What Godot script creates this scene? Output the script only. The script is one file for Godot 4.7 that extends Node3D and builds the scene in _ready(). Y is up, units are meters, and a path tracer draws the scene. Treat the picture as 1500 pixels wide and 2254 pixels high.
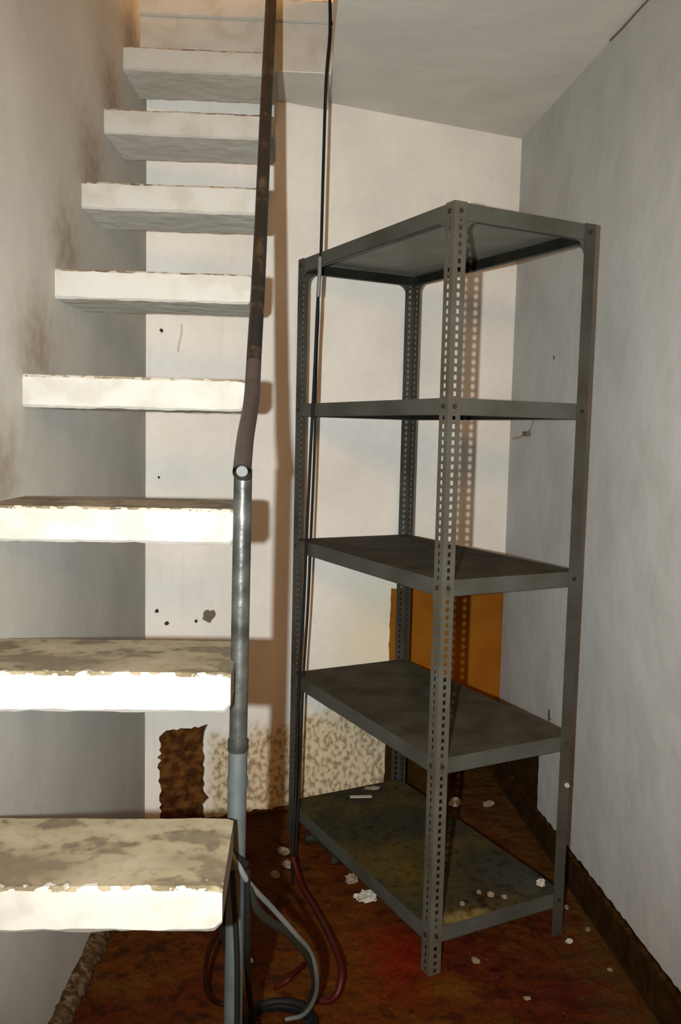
extends Node3D

# ---------------------------------------------------------------- measures (metres)
const BACK_LEFT := Vector3(-0.513, 0.0, -3.0)        # where left and back wall meet
const BACK_RIGHT := Vector3(0.866, 0.0, -3.52)       # where right and back wall meet
const CEIL := 2.6
const RISE := 0.2507
const GOING := 0.213
const TREAD_Y := 0.7827                              # top of the lowest tread in view
const TREAD_Z := -1.191                              # its front
const SHELF_AT := Vector3(0.375, 0.0, -2.17)         # front corner of the shelving unit
const SHELF_TURN := 0.4365
const SHELF_W := 0.462
const SHELF_D := 0.90
const LEVELS := [2.0, 1.523, 1.061, 0.5914, 0.1277]

var rng := RandomNumberGenerator.new()
var mats := {}


func _ready() -> void:
	rng.seed = 20
	# ------------------------------------------------------------ camera
	var cam := Camera3D.new()
	cam.name = "camera"
	cam.fov = 60.882
	cam.near = 0.02
	cam.far = 60.0
	cam.transform = Transform3D(Basis(Vector3(0.998498, 0.023063, 0.049707), Vector3(-0.018386, 0.995536, -0.092577), Vector3(-0.051620, 0.091524, 0.994464)).orthonormalized(), Vector3(0, 1.4318, 0))
	add_child(cam)
	# ------------------------------------------------------------ environment and exposure
	var env := Environment.new()
	env.background_mode = Environment.BG_COLOR
	env.background_color = Color(0.02, 0.02, 0.02)
	env.tonemap_mode = Environment.TONE_MAPPER_LINEAR
	env.tonemap_exposure = 1.0
	env.sdfgi_enabled = true
	env.ssao_enabled = true
	env.ssil_enabled = true
	var we := WorldEnvironment.new()
	we.name = "environment"
	we.environment = env
	add_child(we)
	# ------------------------------------------------------------ the flash held beside the lens
	var flash := SpotLight3D.new()
	flash.name = "flash"
	flash.transform = Transform3D(Basis(), Vector3(-0.135, 1.432, 0.06)).looking_at(Vector3(0.10, 1.30, -3.0), Vector3.UP)
	flash.light_color = Color(0.935, 0.965, 0.955)
	flash.light_energy = 11.0
	flash.light_size = 0.012
	flash.spot_angle = 48.0
	flash.spot_angle_attenuation = 1.0
	flash.spot_range = 12.0
	flash.spot_attenuation = 2.0
	flash.shadow_enabled = true
	add_child(flash)
	bulb("added_fill_bulb", Vector3(0.15, 2.2, 1.5), 3.6, "added warm fill lamp, an unseen frosted globe hanging behind the viewer")  # unseen lamp added as warm fill for the shadows
	bulb("stair_bulb", Vector3(1.4, 3.05, -2.1), 3.4, "warm frosted globe lamp hanging over the upper landing")

	make_materials()
	build_room()
	build_stairs()
	build_shelf()
	build_handrail()
	build_cables()
	build_litter()


func bulb(called: String, at: Vector3, energy: float, label: String) -> void:
	var root := thing(called, label, "lamp", at)
	var glow := StandardMaterial3D.new()
	glow.albedo_color = Color(0.95, 0.9, 0.8)
	glow.emission_enabled = true
	glow.emission = Color(1.0, 0.72, 0.42)
	glow.emission_energy_multiplier = 1.0
	var globe := SphereMesh.new()
	globe.radius = 0.22
	globe.height = 0.44
	obj("globe", globe, glow, root)
	var s := new_st()
	var lim := CEIL if at.y < CEIL else 4.9
	tube(s, [Vector3(0, 0.21, 0), Vector3(0, 0.26, 0)], 0.03, 16, true)
	tube(s, [Vector3(0, 0.25, 0), Vector3(0, lim - at.y, 0)], 0.005, 8, true)
	obj("holder", s.commit(), plain(Color(0.2, 0.19, 0.18), 0.5), root)
	var l := OmniLight3D.new()
	l.name = "light"
	l.light_color = Color(1.0, 0.74, 0.43)
	l.light_energy = energy
	l.light_size = 0.20
	l.omni_range = 12.0
	l.omni_attenuation = 2.0
	l.shadow_enabled = true
	root.add_child(l)


# ---------------------------------------------------------------- helpers: nodes
func thing(called: String, label: String, category: String, at := Vector3.ZERO, turn := 0.0, group := "") -> Node3D:
	var o := Node3D.new()
	o.name = called
	add_child(o, true)
	o.position = at
	o.rotation.y = turn
	tag(o, label, category, group)
	return o


func tag(o: Node3D, label: String, category: String, group := "") -> void:
	o.set_meta("label", label)
	o.set_meta("category", category)
	if group != "":
		o.set_meta("group", group)


func obj(called: String, mesh: Mesh, material: Material, parent: Node, label := "") -> MeshInstance3D:
	var m := MeshInstance3D.new()
	m.name = called
	m.mesh = mesh
	if material != null:
		m.material_override = material
	parent.add_child(m, true)
	if label != "":
		m.set_meta("label", label)
	return m


func struct(called: String, mesh: Mesh, material: Material, label: String, category: String) -> MeshInstance3D:
	var m := obj(called, mesh, material, self, label)
	m.set_meta("category", category)
	m.set_meta("kind", "structure")
	return m


# ---------------------------------------------------------------- helpers: shapes
func new_st() -> SurfaceTool:
	var s := SurfaceTool.new()
	s.begin(Mesh.PRIMITIVE_TRIANGLES)
	return s


func put(s: SurfaceTool, p: Vector3, n: Vector3, uv: Vector2) -> void:
	s.set_normal(n)
	s.set_uv(uv)
	s.add_vertex(p)


func tri(s: SurfaceTool, a: Vector3, b: Vector3, c: Vector3, n: Vector3, ua := Vector2.ZERO, ub := Vector2.ZERO, uc := Vector2.ZERO, na = null, nb = null, nc = null) -> void:
	var flip := (a - c).cross(a - b).dot(n) < 0.0
	put(s, a, n if na == null else na, ua)
	if flip:
		put(s, c, n if nc == null else nc, uc)
		put(s, b, n if nb == null else nb, ub)
	else:
		put(s, b, n if nb == null else nb, ub)
		put(s, c, n if nc == null else nc, uc)


func quad(s: SurfaceTool, a: Vector3, b: Vector3, c: Vector3, d: Vector3, n: Vector3, uvs := []) -> void:
	var u: Array = uvs if uvs.size() == 4 else [Vector2.ZERO, Vector2(1, 0), Vector2(1, 1), Vector2(0, 1)]
	tri(s, a, b, c, n, u[0], u[1], u[2])
	tri(s, a, c, d, n, u[0], u[2], u[3])


func box(s: SurfaceTool, lo: Vector3, hi: Vector3, bevel := 0.0, xf := Transform3D()) -> void:
	var mid := (lo + hi) * 0.5
	var h := (hi - lo) * 0.5
	var b := minf(bevel, minf(h.x, minf(h.y, h.z)) * 0.9)
	for axis in 3:
		var u := (axis + 1) % 3
		var v := (axis + 2) % 3
		for sg in [-1.0, 1.0]:
			var n := Vector3.ZERO
			n[axis] = sg
			var q := []
			for k in [[-1, -1], [1, -1], [1, 1], [-1, 1]]:
				var p := Vector3.ZERO
				p[axis] = sg * h[axis]
				p[u] = k[0] * (h[u] - b)
				p[v] = k[1] * (h[v] - b)
				q.append(xf * (mid + p))
			quad(s, q[0], q[1], q[2], q[3], xf.basis * n)
	if b <= 0.0:
		return
	for axis in 3:
		var u := (axis + 1) % 3
		var v := (axis + 2) % 3
		for su in [-1.0, 1.0]:
			for sv in [-1.0, 1.0]:
				var n := Vector3.ZERO
				n[u] = su
				n[v] = sv
				var q := []
				for k in [[-1, 0], [1, 0], [1, 1], [-1, 1]]:
					var p := Vector3.ZERO
					p[axis] = k[0] * (h[axis] - b)
					p[u] = su * (h[u] - (b if k[1] == 0 else 0.0))
					p[v] = sv * (h[v] - (0.0 if k[1] == 0 else b))
					q.append(xf * (mid + p))
				quad(s, q[0], q[1], q[2], q[3], xf.basis * n.normalized())
	for sx in [-1.0, 1.0]:
		for sy in [-1.0, 1.0]:
			for sz in [-1.0, 1.0]:
				var n := Vector3(sx, sy, sz)
				var a := mid + Vector3(sx * h.x, sy * (h.y - b), sz * (h.z - b))
				var c := mid + Vector3(sx * (h.x - b), sy * h.y, sz * (h.z - b))
				var d := mid + Vector3(sx * (h.x - b), sy * (h.y - b), sz * h.z)
				tri(s, xf * a, xf * c, xf * d, xf.basis * n.normalized())


func smooth_path(pts: Array, steps: int) -> Array:
	var out := []
	for i in pts.size() - 1:
		var p0: Vector3 = pts[maxi(i - 1, 0)]
		var p1: Vector3 = pts[i]
		var p2: Vector3 = pts[i + 1]
		var p3: Vector3 = pts[mini(i + 2, pts.size() - 1)]
		for k in steps:
			var t := float(k) / steps
			out.append(0.5 * (2.0 * p1 + (p2 - p0) * t + (2.0 * p0 - 5.0 * p1 + 4.0 * p2 - p3) * t * t + (3.0 * p1 - p0 - 3.0 * p2 + p3) * t * t * t))
	out.append(pts[pts.size() - 1])
	return out


func tube(s: SurfaceTool, pts: Array, radius: float, sides := 12, caps := true, radii := []) -> void:
	var side := Vector3.ZERO
	var rings := []
	var length := 0.0
	for i in pts.size():
		var a: Vector3 = pts[maxi(i - 1, 0)]
		var b: Vector3 = pts[mini(i + 1, pts.size() - 1)]
		var d := (b - a).normalized()
		if side == Vector3.ZERO:
			side = d.cross(Vector3.RIGHT if absf(d.x) < 0.8 else Vector3.UP).normalized()
		side = (side - d * side.dot(d)).normalized()
		var other := d.cross(side)
		var r: float = radii[i] if radii.size() == pts.size() else radius
		if i > 0:
			length += (pts[i] - pts[i - 1]).length()
		var ring := []
		for k in sides + 1:
			var an := TAU * k / sides
			var n := side * cos(an) + other * sin(an)
			ring.append([pts[i] + n * r, n, Vector2(float(k) / sides, length * 4.0)])
		rings.append(ring)
	for i in rings.size() - 1:
		for k in sides:
			var a: Array = rings[i][k]
			var b: Array = rings[i][k + 1]
			var c: Array = rings[i + 1][k + 1]
			var d: Array = rings[i + 1][k]
			var n: Vector3 = (a[1] + b[1]).normalized()
			tri(s, a[0], b[0], c[0], n, a[2], b[2], c[2], a[1], b[1], c[1])
			tri(s, a[0], c[0], d[0], n, a[2], c[2], d[2], a[1], c[1], d[1])
	if caps:
		for e in [0, rings.size() - 1]:
			var n: Vector3 = ((pts[0] - pts[1]) if e == 0 else (pts[e] - pts[e - 1])).normalized()
			for k in sides:
				tri(s, pts[e], rings[e][k][0], rings[e][k + 1][0], n)


# a flat outline (u, v) pushed back by «thick» against the normal; texture runs over «cover»
func slab(s: SurfaceTool, outline: PackedVector2Array, origin: Vector3, du: Vector3, dv: Vector3, n: Vector3, thick: float, cover: Vector2) -> void:
	var idx := Geometry2D.triangulate_polygon(outline)
	for i in range(0, idx.size(), 3):
		var p := []
		var t := []
		for k in 3:
			var q := outline[idx[i + k]]
			p.append(origin + du * q.x + dv * q.y)
			t.append(Vector2(q.x / cover.x, 1.0 - q.y / cover.y))
		tri(s, p[0], p[1], p[2], n, t[0], t[1], t[2])
		tri(s, p[0] - n * thick, p[1] - n * thick, p[2] - n * thick, -n, t[0], t[1], t[2])
	var turn := 1.0 if Geometry2D.is_polygon_clockwise(outline) else -1.0
	for i in outline.size():
		var a := outline[i]
		var b := outline[(i + 1) % outline.size()]
		var e := (b - a).normalized()
		var o := Vector2(-e.y, e.x) * turn
		var p := origin + du * a.x + dv * a.y
		var q := origin + du * b.x + dv * b.y
		var ta := Vector2(a.x / cover.x, 1.0 - a.y / cover.y)
		var tb := Vector2(b.x / cover.x, 1.0 - b.y / cover.y)
		quad(s, p, q, q - n * thick, p - n * thick, du * o.x + dv * o.y, [ta, tb, tb, ta])


func ragged(out: PackedVector2Array, a: Vector2, b: Vector2, amp: float, step: float) -> void:
	var n := maxi(1, int((b - a).length() / step))
	var o := (b - a).orthogonal().normalized()
	for i in range(1, n + 1):
		var p := a.lerp(b, float(i) / n)
		out.append(p + (o * rng.randf_range(-amp, amp) if i < n else Vector2.ZERO))


# ---------------------------------------------------------------- helpers: materials
func plain(c: Color, rough: float, metal := 0.0) -> StandardMaterial3D:
	var m := StandardMaterial3D.new()
	m.albedo_color = c
	m.roughness = rough
	m.metallic = metal
	return m


func noise(freq: float, sd: int, octaves := 4) -> FastNoiseLite:
	var f := FastNoiseLite.new()
	f.seed = sd
	f.noise_type = FastNoiseLite.TYPE_SIMPLEX_SMOOTH
	f.frequency = freq
	f.fractal_octaves = octaves
	return f


func ramp_tex(f: FastNoiseLite, stops: Array, size := 512) -> NoiseTexture2D:
	var g := Gradient.new()
	var off := PackedFloat32Array()
	var col := PackedColorArray()
	for e in stops:
		off.append(e[0])
		col.append(e[1])
	g.offsets = off
	g.colors = col
	var t := NoiseTexture2D.new()
	t.width = size
	t.height = size
	t.seamless = true
	t.noise = f
	t.color_ramp = g
	return t


func bumps(f: FastNoiseLite, strength: float, size := 512) -> NoiseTexture2D:
	var t := NoiseTexture2D.new()
	t.width = size
	t.height = size
	t.seamless = true
	t.as_normal_map = true
	t.bump_strength = strength
	t.noise = f
	return t


func noisy(stops: Array, rough: float, metal: float, freq: float, scale: float, sd: int, bump := 0.0) -> StandardMaterial3D:
	var m := StandardMaterial3D.new()
	m.albedo_texture = ramp_tex(noise(freq, sd, 5), stops)
	m.roughness = rough
	m.metallic = metal
	m.uv1_triplanar = true
	m.uv1_world_triplanar = true
	m.uv1_scale = Vector3.ONE * scale
	if bump > 0.0:
		m.normal_enabled = true
		m.normal_texture = bumps(noise(freq * 2.0, sd + 7, 4), bump)
	return m


func painted(im: Image, rough: float) -> StandardMaterial3D:
	var m := StandardMaterial3D.new()
	m.albedo_texture = ImageTexture.create_from_image(im)
	m.roughness = rough
	return m


func blob(p: Vector2, c: Vector2, r: Vector2) -> float:
	return exp(-pow((p.x - c.x) / r.x, 2.0) - pow((p.y - c.y) / r.y, 2.0))


func wall_plaster(base: Color) -> StandardMaterial3D:
	return noisy([[0.25, base.darkened(0.07)], [0.5, base], [0.75, base.lightened(0.03)]], 0.92, 0.0, 0.008, 0.7, 3, 1.2)


func back_wall_image() -> Image:
	# 1.476 m wide, 5 m of wall with the texture repeating every 2.6 m; row 0 is the top
	var w := 640
	var h := 1120
	var im := Image.create_empty(w, h, false, Image.FORMAT_RGB8)
	var f1 := noise(2.2, 11, 4)
	var f2 := noise(26.0, 12, 4)
	var f3 := noise(9.0, 13, 3)
	for y in h:
		for x in w:
			var u := 1.476 * (x + 0.5) / w
			var v := 2.6 * (1.0 - (y + 0.5) / h)
			var c := Color(0.785, 0.765, 0.74)
			var a := f1.get_noise_2d(u, v)
			var b := f2.get_noise_2d(u, v)
			var d := f3.get_noise_2d(u, v)
			var b2 := f2.get_noise_2d(u * 1.5, v * 1.1)
			c = c.darkened(clampf(0.03 + a * 0.05 + b * 0.015, 0.0, 0.2))
			# long faint runs below the treads
			var run := smoothstep(0.25, 0.6, f3.get_noise_2d(u * 3.0, v * 0.22))
			c = c.lerp(Color(0.66, 0.62, 0.55), run * 0.12 * smoothstep(0.6, 0.2, u))
			# the crack under the fifth tread
			var cr := absf(u - 0.115 - 0.006 * sin(v * 40.0))
			if v > 1.69 and v < 1.785 and cr < 0.004:
				c = c.lerp(Color(0.48, 0.44, 0.38), 0.4)
			# worn, flaking whitewash over the foot of the wall
			var edge := 0.37 + 0.10 * smoothstep(0.45, 0.9, u) + 0.05 * d
			if u > 0.21:
				var k := smoothstep(edge, edge - 0.10, v) * smoothstep(0.2, 0.27, u)
				c = c.lerp(Color(0.66, 0.58, 0.45), k * 0.7)
				var fl := smoothstep(-0.15, 0.55, b2 + 0.3 * d)
				c = c.lerp(Color(0.36, 0.28, 0.17), k * fl * 0.6)
				var wh := smoothstep(0.15, 0.45, -b2)
				c = c.lerp(Color(0.76, 0.70, 0.60), k * wh * 0.4)
			# warm yellowed area beside the corner patch
			c = c.lerp(Color(0.76, 0.70, 0.54), 0.45 * blob(Vector2(u, v), Vector2(0.90, 0.62), Vector2(0.17, 0.25)))
			im.set_pixel(x, y, c)
	return im


func left_wall_image() -> Image:
	# u: metres from the back corner towards the viewer (2.4), v: height (2.9)
	var w := 480
	var h := 640
	var im := Image.create_empty(w, h, false, Image.FORMAT_RGB8)
	var f1 := noise(2.0, 21, 4)
	var f2 := noise(18.0, 22, 4)
	for y in h:
		for x in w:
			var u := 2.4 * (x + 0.5) / w
			var v := 2.9 * (1.0 - (y + 0.5) / h)
			var c := Color(0.69, 0.678, 0.65)
			var a := f1.get_noise_2d(u, v)
			var b := f2.get_noise_2d(u, v)
			c = c.darkened(clampf(0.04 + a * 0.06 + b * 0.02, 0.0, 0.25))
			# scuffs and old dirt in the step above each tread
			for k in 9:
				var tu := 3.0 + TREAD_Z - GOING * k
				var tv := TREAD_Y + RISE * k
				var dx := (u - (tu - 0.09)) / 0.10
				var dy := (v - (tv + 0.06)) / 0.10
				var g := exp(-dx * dx - dy * dy)
				if v > tv - 0.07:
					c = c.lerp(Color(0.44, 0.375, 0.29), clampf(g * (0.5 + b * 0.35), 0.0, 0.55))
			im.set_pixel(x, y, c)
	return im


func floor_image() -> Image:
	# covers x -0.70 .. 1.10 (u) and z -3.60 .. -1.80 (v)
	var n := 900
	var im := Image.create_empty(n, n, false, Image.FORMAT_RGB8)
	var f1 := noise(3.2, 31, 4)
	var f2 := noise(16.0, 32, 5)
	var f3 := noise(60.0, 33, 3)
	var f4 := noise(5.0, 34, 4)
	for y in n:
		for x in n:
			var p := Vector2(-0.70 + 1.8 * (x + 0.5) / n, -3.60 + 1.8 * (y + 0.5) / n)
			var a := f1.get_noise_2dv(p)
			var b := f2.get_noise_2dv(p)
			var d := f3.get_noise_2dv(p)
			var e := f4.get_noise_2dv(p)
			var c := Color(0.28, 0.14, 0.025)
			c = c.lerp(Color(0.27, 0.085, 0.03), clampf(0.05 + a * 1.2, 0.0, 0.7))
			c = c.lerp(Color(0.31, 0.205, 0.06), smoothstep(0.12, 0.5, e + 0.2 * b) * 0.55)
			c = c.lerp(Color(0.13, 0.055, 0.025), smoothstep(0.08, 0.5, b - 0.4 * e) * 0.6)
			c = c.lerp(Color(0.38, 0.075, 0.01), 0.85 * blob(p, Vector2(0.30, -2.25), Vector2(0.13, 0.16)))
			c = c.lerp(Color(0.31, 0.165, 0.03), 0.8 * blob(p, Vector2(0.17, -2.25), Vector2(0.09, 0.30)))
			c = c.lerp(Color(0.22, 0.05, 0.045), 0.75 * blob(p, Vector2(0.55, -2.22), Vector2(0.14, 0.10)) * (0.6 + b))
			c = c.lerp(Color(0.23, 0.06, 0.06), 0.7 * blob(p, Vector2(0.70, -2.08), Vector2(0.12, 0.09)))
			c = c.lerp(Color(0.34, 0.235, 0.05), 0.7 * blob(p, Vector2(0.42, -2.13), Vector2(0.06, 0.05)))
			# grey dust along the right wall and the back wall
			var dust := smoothstep(0.24, 0.05, 0.925 - p.x + 0.06 * a) + 0.9 * smoothstep(-2.95, -3.2, p.y - 0.1 * p.x)
			c = c.lerp(Color(0.26, 0.19, 0.095), clampf(dust, 0.0, 1.0) * clampf(0.6 + b, 0.2, 0.9))
			c = c.darkened(clampf(d * 0.2 + 0.05, 0.0, 0.3))
			if d > 0.58 and b > 0.1:
				c = c.lerp(Color(0.5, 0.42, 0.33), 0.6)
			im.set_pixel(x, y, c)
	return im


func tread_image() -> Image:
	# u along the tread (1 m), v from the back (0) to the front (1)
	var w := 768
	var h := 192
	var im := Image.create_empty(w, h, false, Image.FORMAT_RGB8)
	var f1 := noise(5.0, 41, 4)
	var f2 := noise(30.0, 42, 4)
	for y in h:
		for x in w:
			var u := (x + 0.5) / w
			var v := 0.22 * (y + 0.5) / h
			var a := f1.get_noise_2d(u, v * 1.6)
			var b := f2.get_noise_2d(u, v)
			var c := Color(0.465, 0.42, 0.325).lerp(Color(0.52, 0.48, 0.40), clampf(0.3 - a * 1.5, 0.0, 1.0))
			c = c.lerp(Color(0.33, 0.285, 0.215), smoothstep(0.05, 0.40, a + 0.35 * b) * 0.85)
			c = c.darkened(clampf(b * 0.2, 0.0, 0.2))
			c = c.lerp(Color(0.34, 0.295, 0.225), 0.75 * blob(Vector2(u, v), Vector2(0.60, 0.165), Vector2(0.09, 0.05)))
			c = c.lerp(Color(0.37, 0.32, 0.24), 0.5 * blob(Vector2(u, v), Vector2(0.83, 0.14), Vector2(0.06, 0.03)))
			# bare dark nosing where the paint of the front has chipped
			var lip := smoothstep(0.200, 0.212, v + 0.05 * b)
			c = c.lerp(Color(0.30, 0.26, 0.19), lip * (0.45 + 0.4 * a))
			c = c.lerp(Color(0.60, 0.585, 0.55), smoothstep(0.212, 0.217, v + 0.035 * b - 0.01 * a))
			im.set_pixel(x, y, c)
	return im


func shelf_dirt_image() -> Image:
	# u across (0.46 m), v from the front (0) to the back (0.9 m)
	var w := 320
	var h := 576
	var im := Image.create_empty(w, h, false, Image.FORMAT_RGB8)
	var f1 := noise(4.0, 51, 4)
	var f2 := noise(22.0, 52, 4)
	for y in h:
		for x in w:
			var p := Vector2(0.462 * (x + 0.5) / w, 0.90 * (y + 0.5) / h)
			var a := f1.get_noise_2dv(p)
			var b := f2.get_noise_2dv(p)
			var c := Color(0.185, 0.17, 0.125)
			c = c.lerp(Color(0.27, 0.23, 0.12), smoothstep(-0.1, 0.35, a + 0.4 * b) * 0.7)
			c = c.lerp(Color(0.30, 0.24, 0.075), 0.8 * blob(p, Vector2(0.12, 0.30), Vector2(0.12, 0.14)))
			c = c.lerp(Color(0.52, 0.43, 0.25), 0.9 * blob(p, Vector2(0.12, 0.02), Vector2(0.09, 0.03)))
			c = c.lerp(Color(0.17, 0.10, 0.04), 0.8 * blob(p, Vector2(0.22, 0.07), Vector2(0.10, 0.04)) * (0.7 + b * 2.0))
			c = c.lerp(Color(0.20, 0.22, 0.21), 0.7 * blob(p, Vector2(0.40, 0.10), Vector2(0.08, 0.12)))
			c = c.darkened(clampf(b * 0.5, 0.0, 0.4))
			im.set_pixel(x, y, c)
	return im


func make_materials() -> void:
	mats.wall = wall_plaster(Color(0.80, 0.78, 0.745))
	mats.ceiling = noisy([[0.3, Color(0.745, 0.73, 0.695)], [0.7, Color(0.77, 0.755, 0.72)]], 0.95, 0.0, 0.006, 0.6, 61, 0.8)
	mats.back = painted(back_wall_image(), 0.92)
	mats.left = painted(left_wall_image(), 0.92)
	mats.right = noisy([[0.25, Color(0.60, 0.60, 0.59)], [0.55, Color(0.625, 0.625, 0.615)], [0.8, Color(0.635, 0.636, 0.63)]], 0.9, 0.0, 0.008, 0.6, 63, 0.8)
	for k in ["back", "left"]:
		mats[k].normal_enabled = true
		mats[k].normal_texture = bumps(noise(0.02, 65, 4), 1.5)
		mats[k].normal_scale = 0.35 if k == "back" else 0.14
	mats.ochre = noisy([[0.3, Color(0.50, 0.36, 0.22)], [0.7, Color(0.54, 0.39, 0.24)]], 0.9, 0.0, 0.008, 0.6, 66)
	mats.brick_dust = noisy([[0.25, Color(0.15, 0.08, 0.03)], [0.5, Color(0.27, 0.16, 0.065)], [0.75, Color(0.36, 0.23, 0.10)]], 0.95, 0.0, 0.02, 2.0, 167, 5.0)
	mats.mortar = noisy([[0.3, Color(0.20, 0.14, 0.09)], [0.6, Color(0.34, 0.26, 0.18)], [0.8, Color(0.42, 0.35, 0.27)]], 0.95, 0.0, 0.03, 2.0, 64, 4.0)
	mats.earth = noisy([[0.25, Color(0.44, 0.255, 0.055)], [0.5, Color(0.47, 0.28, 0.065)], [0.75, Color(0.49, 0.295, 0.075)]], 0.95, 0.0, 0.006, 1.2, 67, 1.5)
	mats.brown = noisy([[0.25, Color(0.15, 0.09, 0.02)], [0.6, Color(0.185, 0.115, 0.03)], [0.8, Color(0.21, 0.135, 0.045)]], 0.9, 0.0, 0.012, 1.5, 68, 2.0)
	mats.floor = painted(floor_image(), 0.75)
	mats.floor.normal_enabled = true
	mats.floor.normal_texture = bumps(noise(0.03, 69, 5), 5.0)
	mats.floor.normal_scale = 0.6
	mats.white = noisy([[0.25, Color(0.55, 0.54, 0.51)], [0.45, Color(0.58, 0.572, 0.55)], [0.8, Color(0.59, 0.585, 0.568)]], 0.85, 0.0, 0.01, 1.3, 70, 1.2)
	mats.tread_top = painted(tread_image(), 0.9)
	mats.underside = noisy([[0.25, Color(0.69, 0.67, 0.62)], [0.7, Color(0.72, 0.70, 0.66)]], 0.92, 0.0, 0.01, 1.0, 71, 1.5)
	mats.steel = noisy([[0.2, Color(0.205, 0.20, 0.175)], [0.5, Color(0.24, 0.24, 0.22)], [0.8, Color(0.26, 0.265, 0.245)]], 0.48, 0.0, 0.006, 1.6, 72, 0.6)
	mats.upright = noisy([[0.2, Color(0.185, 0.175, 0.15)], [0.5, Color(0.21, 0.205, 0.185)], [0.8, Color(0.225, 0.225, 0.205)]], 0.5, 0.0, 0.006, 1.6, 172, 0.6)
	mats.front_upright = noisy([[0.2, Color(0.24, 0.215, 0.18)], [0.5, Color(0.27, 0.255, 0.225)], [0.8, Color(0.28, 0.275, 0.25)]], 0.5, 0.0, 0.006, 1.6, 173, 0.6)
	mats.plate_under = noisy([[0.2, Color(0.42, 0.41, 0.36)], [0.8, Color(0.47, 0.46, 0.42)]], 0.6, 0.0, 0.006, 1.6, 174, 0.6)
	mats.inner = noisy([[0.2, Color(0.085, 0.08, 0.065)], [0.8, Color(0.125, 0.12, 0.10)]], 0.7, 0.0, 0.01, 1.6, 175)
	mats.dusty = noisy([[0.2, Color(0.20, 0.18, 0.135)], [0.5, Color(0.235, 0.215, 0.17)], [0.8, Color(0.26, 0.24, 0.20)]], 0.75, 0.0, 0.008, 1.3, 73, 1.0)
	mats.dirt = painted(shelf_dirt_image(), 0.85)
	mats.bolt = noisy([[0.3, Color(0.16, 0.14, 0.12)], [0.7, Color(0.28, 0.25, 0.21)]], 0.5, 0.6, 0.05, 3.0, 74)
	mats.zinc = noisy([[0.2, Color(0.17, 0.175, 0.165)], [0.5, Color(0.26, 0.265, 0.255)], [0.8, Color(0.34, 0.345, 0.335)]], 0.38, 0.6, 0.012, 2.2, 75, 0.8)
	mats.pvc = noisy([[0.3, Color(0.205, 0.225, 0.23)], [0.7, Color(0.245, 0.265, 0.27)]], 0.55, 0.0, 0.01, 2.0, 76)
	mats.rail = noisy([[0.0, Color(0.055, 0.045, 0.042)], [0.66, Color(0.075, 0.062, 0.058)], [0.72, Color(0.18, 0.14, 0.10)], [0.80, Color(0.30, 0.23, 0.14)]], 0.5, 0.0, 0.014, 1.6, 77, 1.0)
	mats.rail_end = noisy([[0.2, Color(0.17, 0.145, 0.135)], [0.7, Color(0.215, 0.185, 0.172)]], 0.55, 0.0, 0.02, 2.0, 177)
	mats.black = plain(Color(0.045, 0.046, 0.046), 0.65)
	mats.grey_cable = plain(Color(0.36, 0.37, 0.36), 0.55)
	mats.olive = plain(Color(0.14, 0.135, 0.10), 0.6)
	mats.red_cable = plain(Color(0.20, 0.02, 0.015), 0.5)
	mats.maroon = plain(Color(0.13, 0.04, 0.02), 0.55)
	mats.paper = plain(Color(0.58, 0.56, 0.52), 0.9)
	mats.chip = noisy([[0.3, Color(0.36, 0.31, 0.24)], [0.7, Color(0.47, 0.42, 0.35)]], 0.9, 0.0, 0.05, 4.0, 78)
	mats.bruise = noisy([[0.3, Color(0.30, 0.25, 0.20)], [0.7, Color(0.42, 0.36, 0.30)]], 0.95, 0.0, 0.08, 4.0, 79)
	mats.hole = plain(Color(0.16, 0.135, 0.11), 0.95)


	for k in ["floor", "brown", "earth", "brick_dust", "dusty", "dirt", "mortar", "inner"]:
		mats[k].metallic_specular = 0.16
	for k in ["steel", "upright", "front_upright", "olive", "black", "red_cable", "maroon"]:
		mats[k].metallic_specular = 0.3


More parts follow.
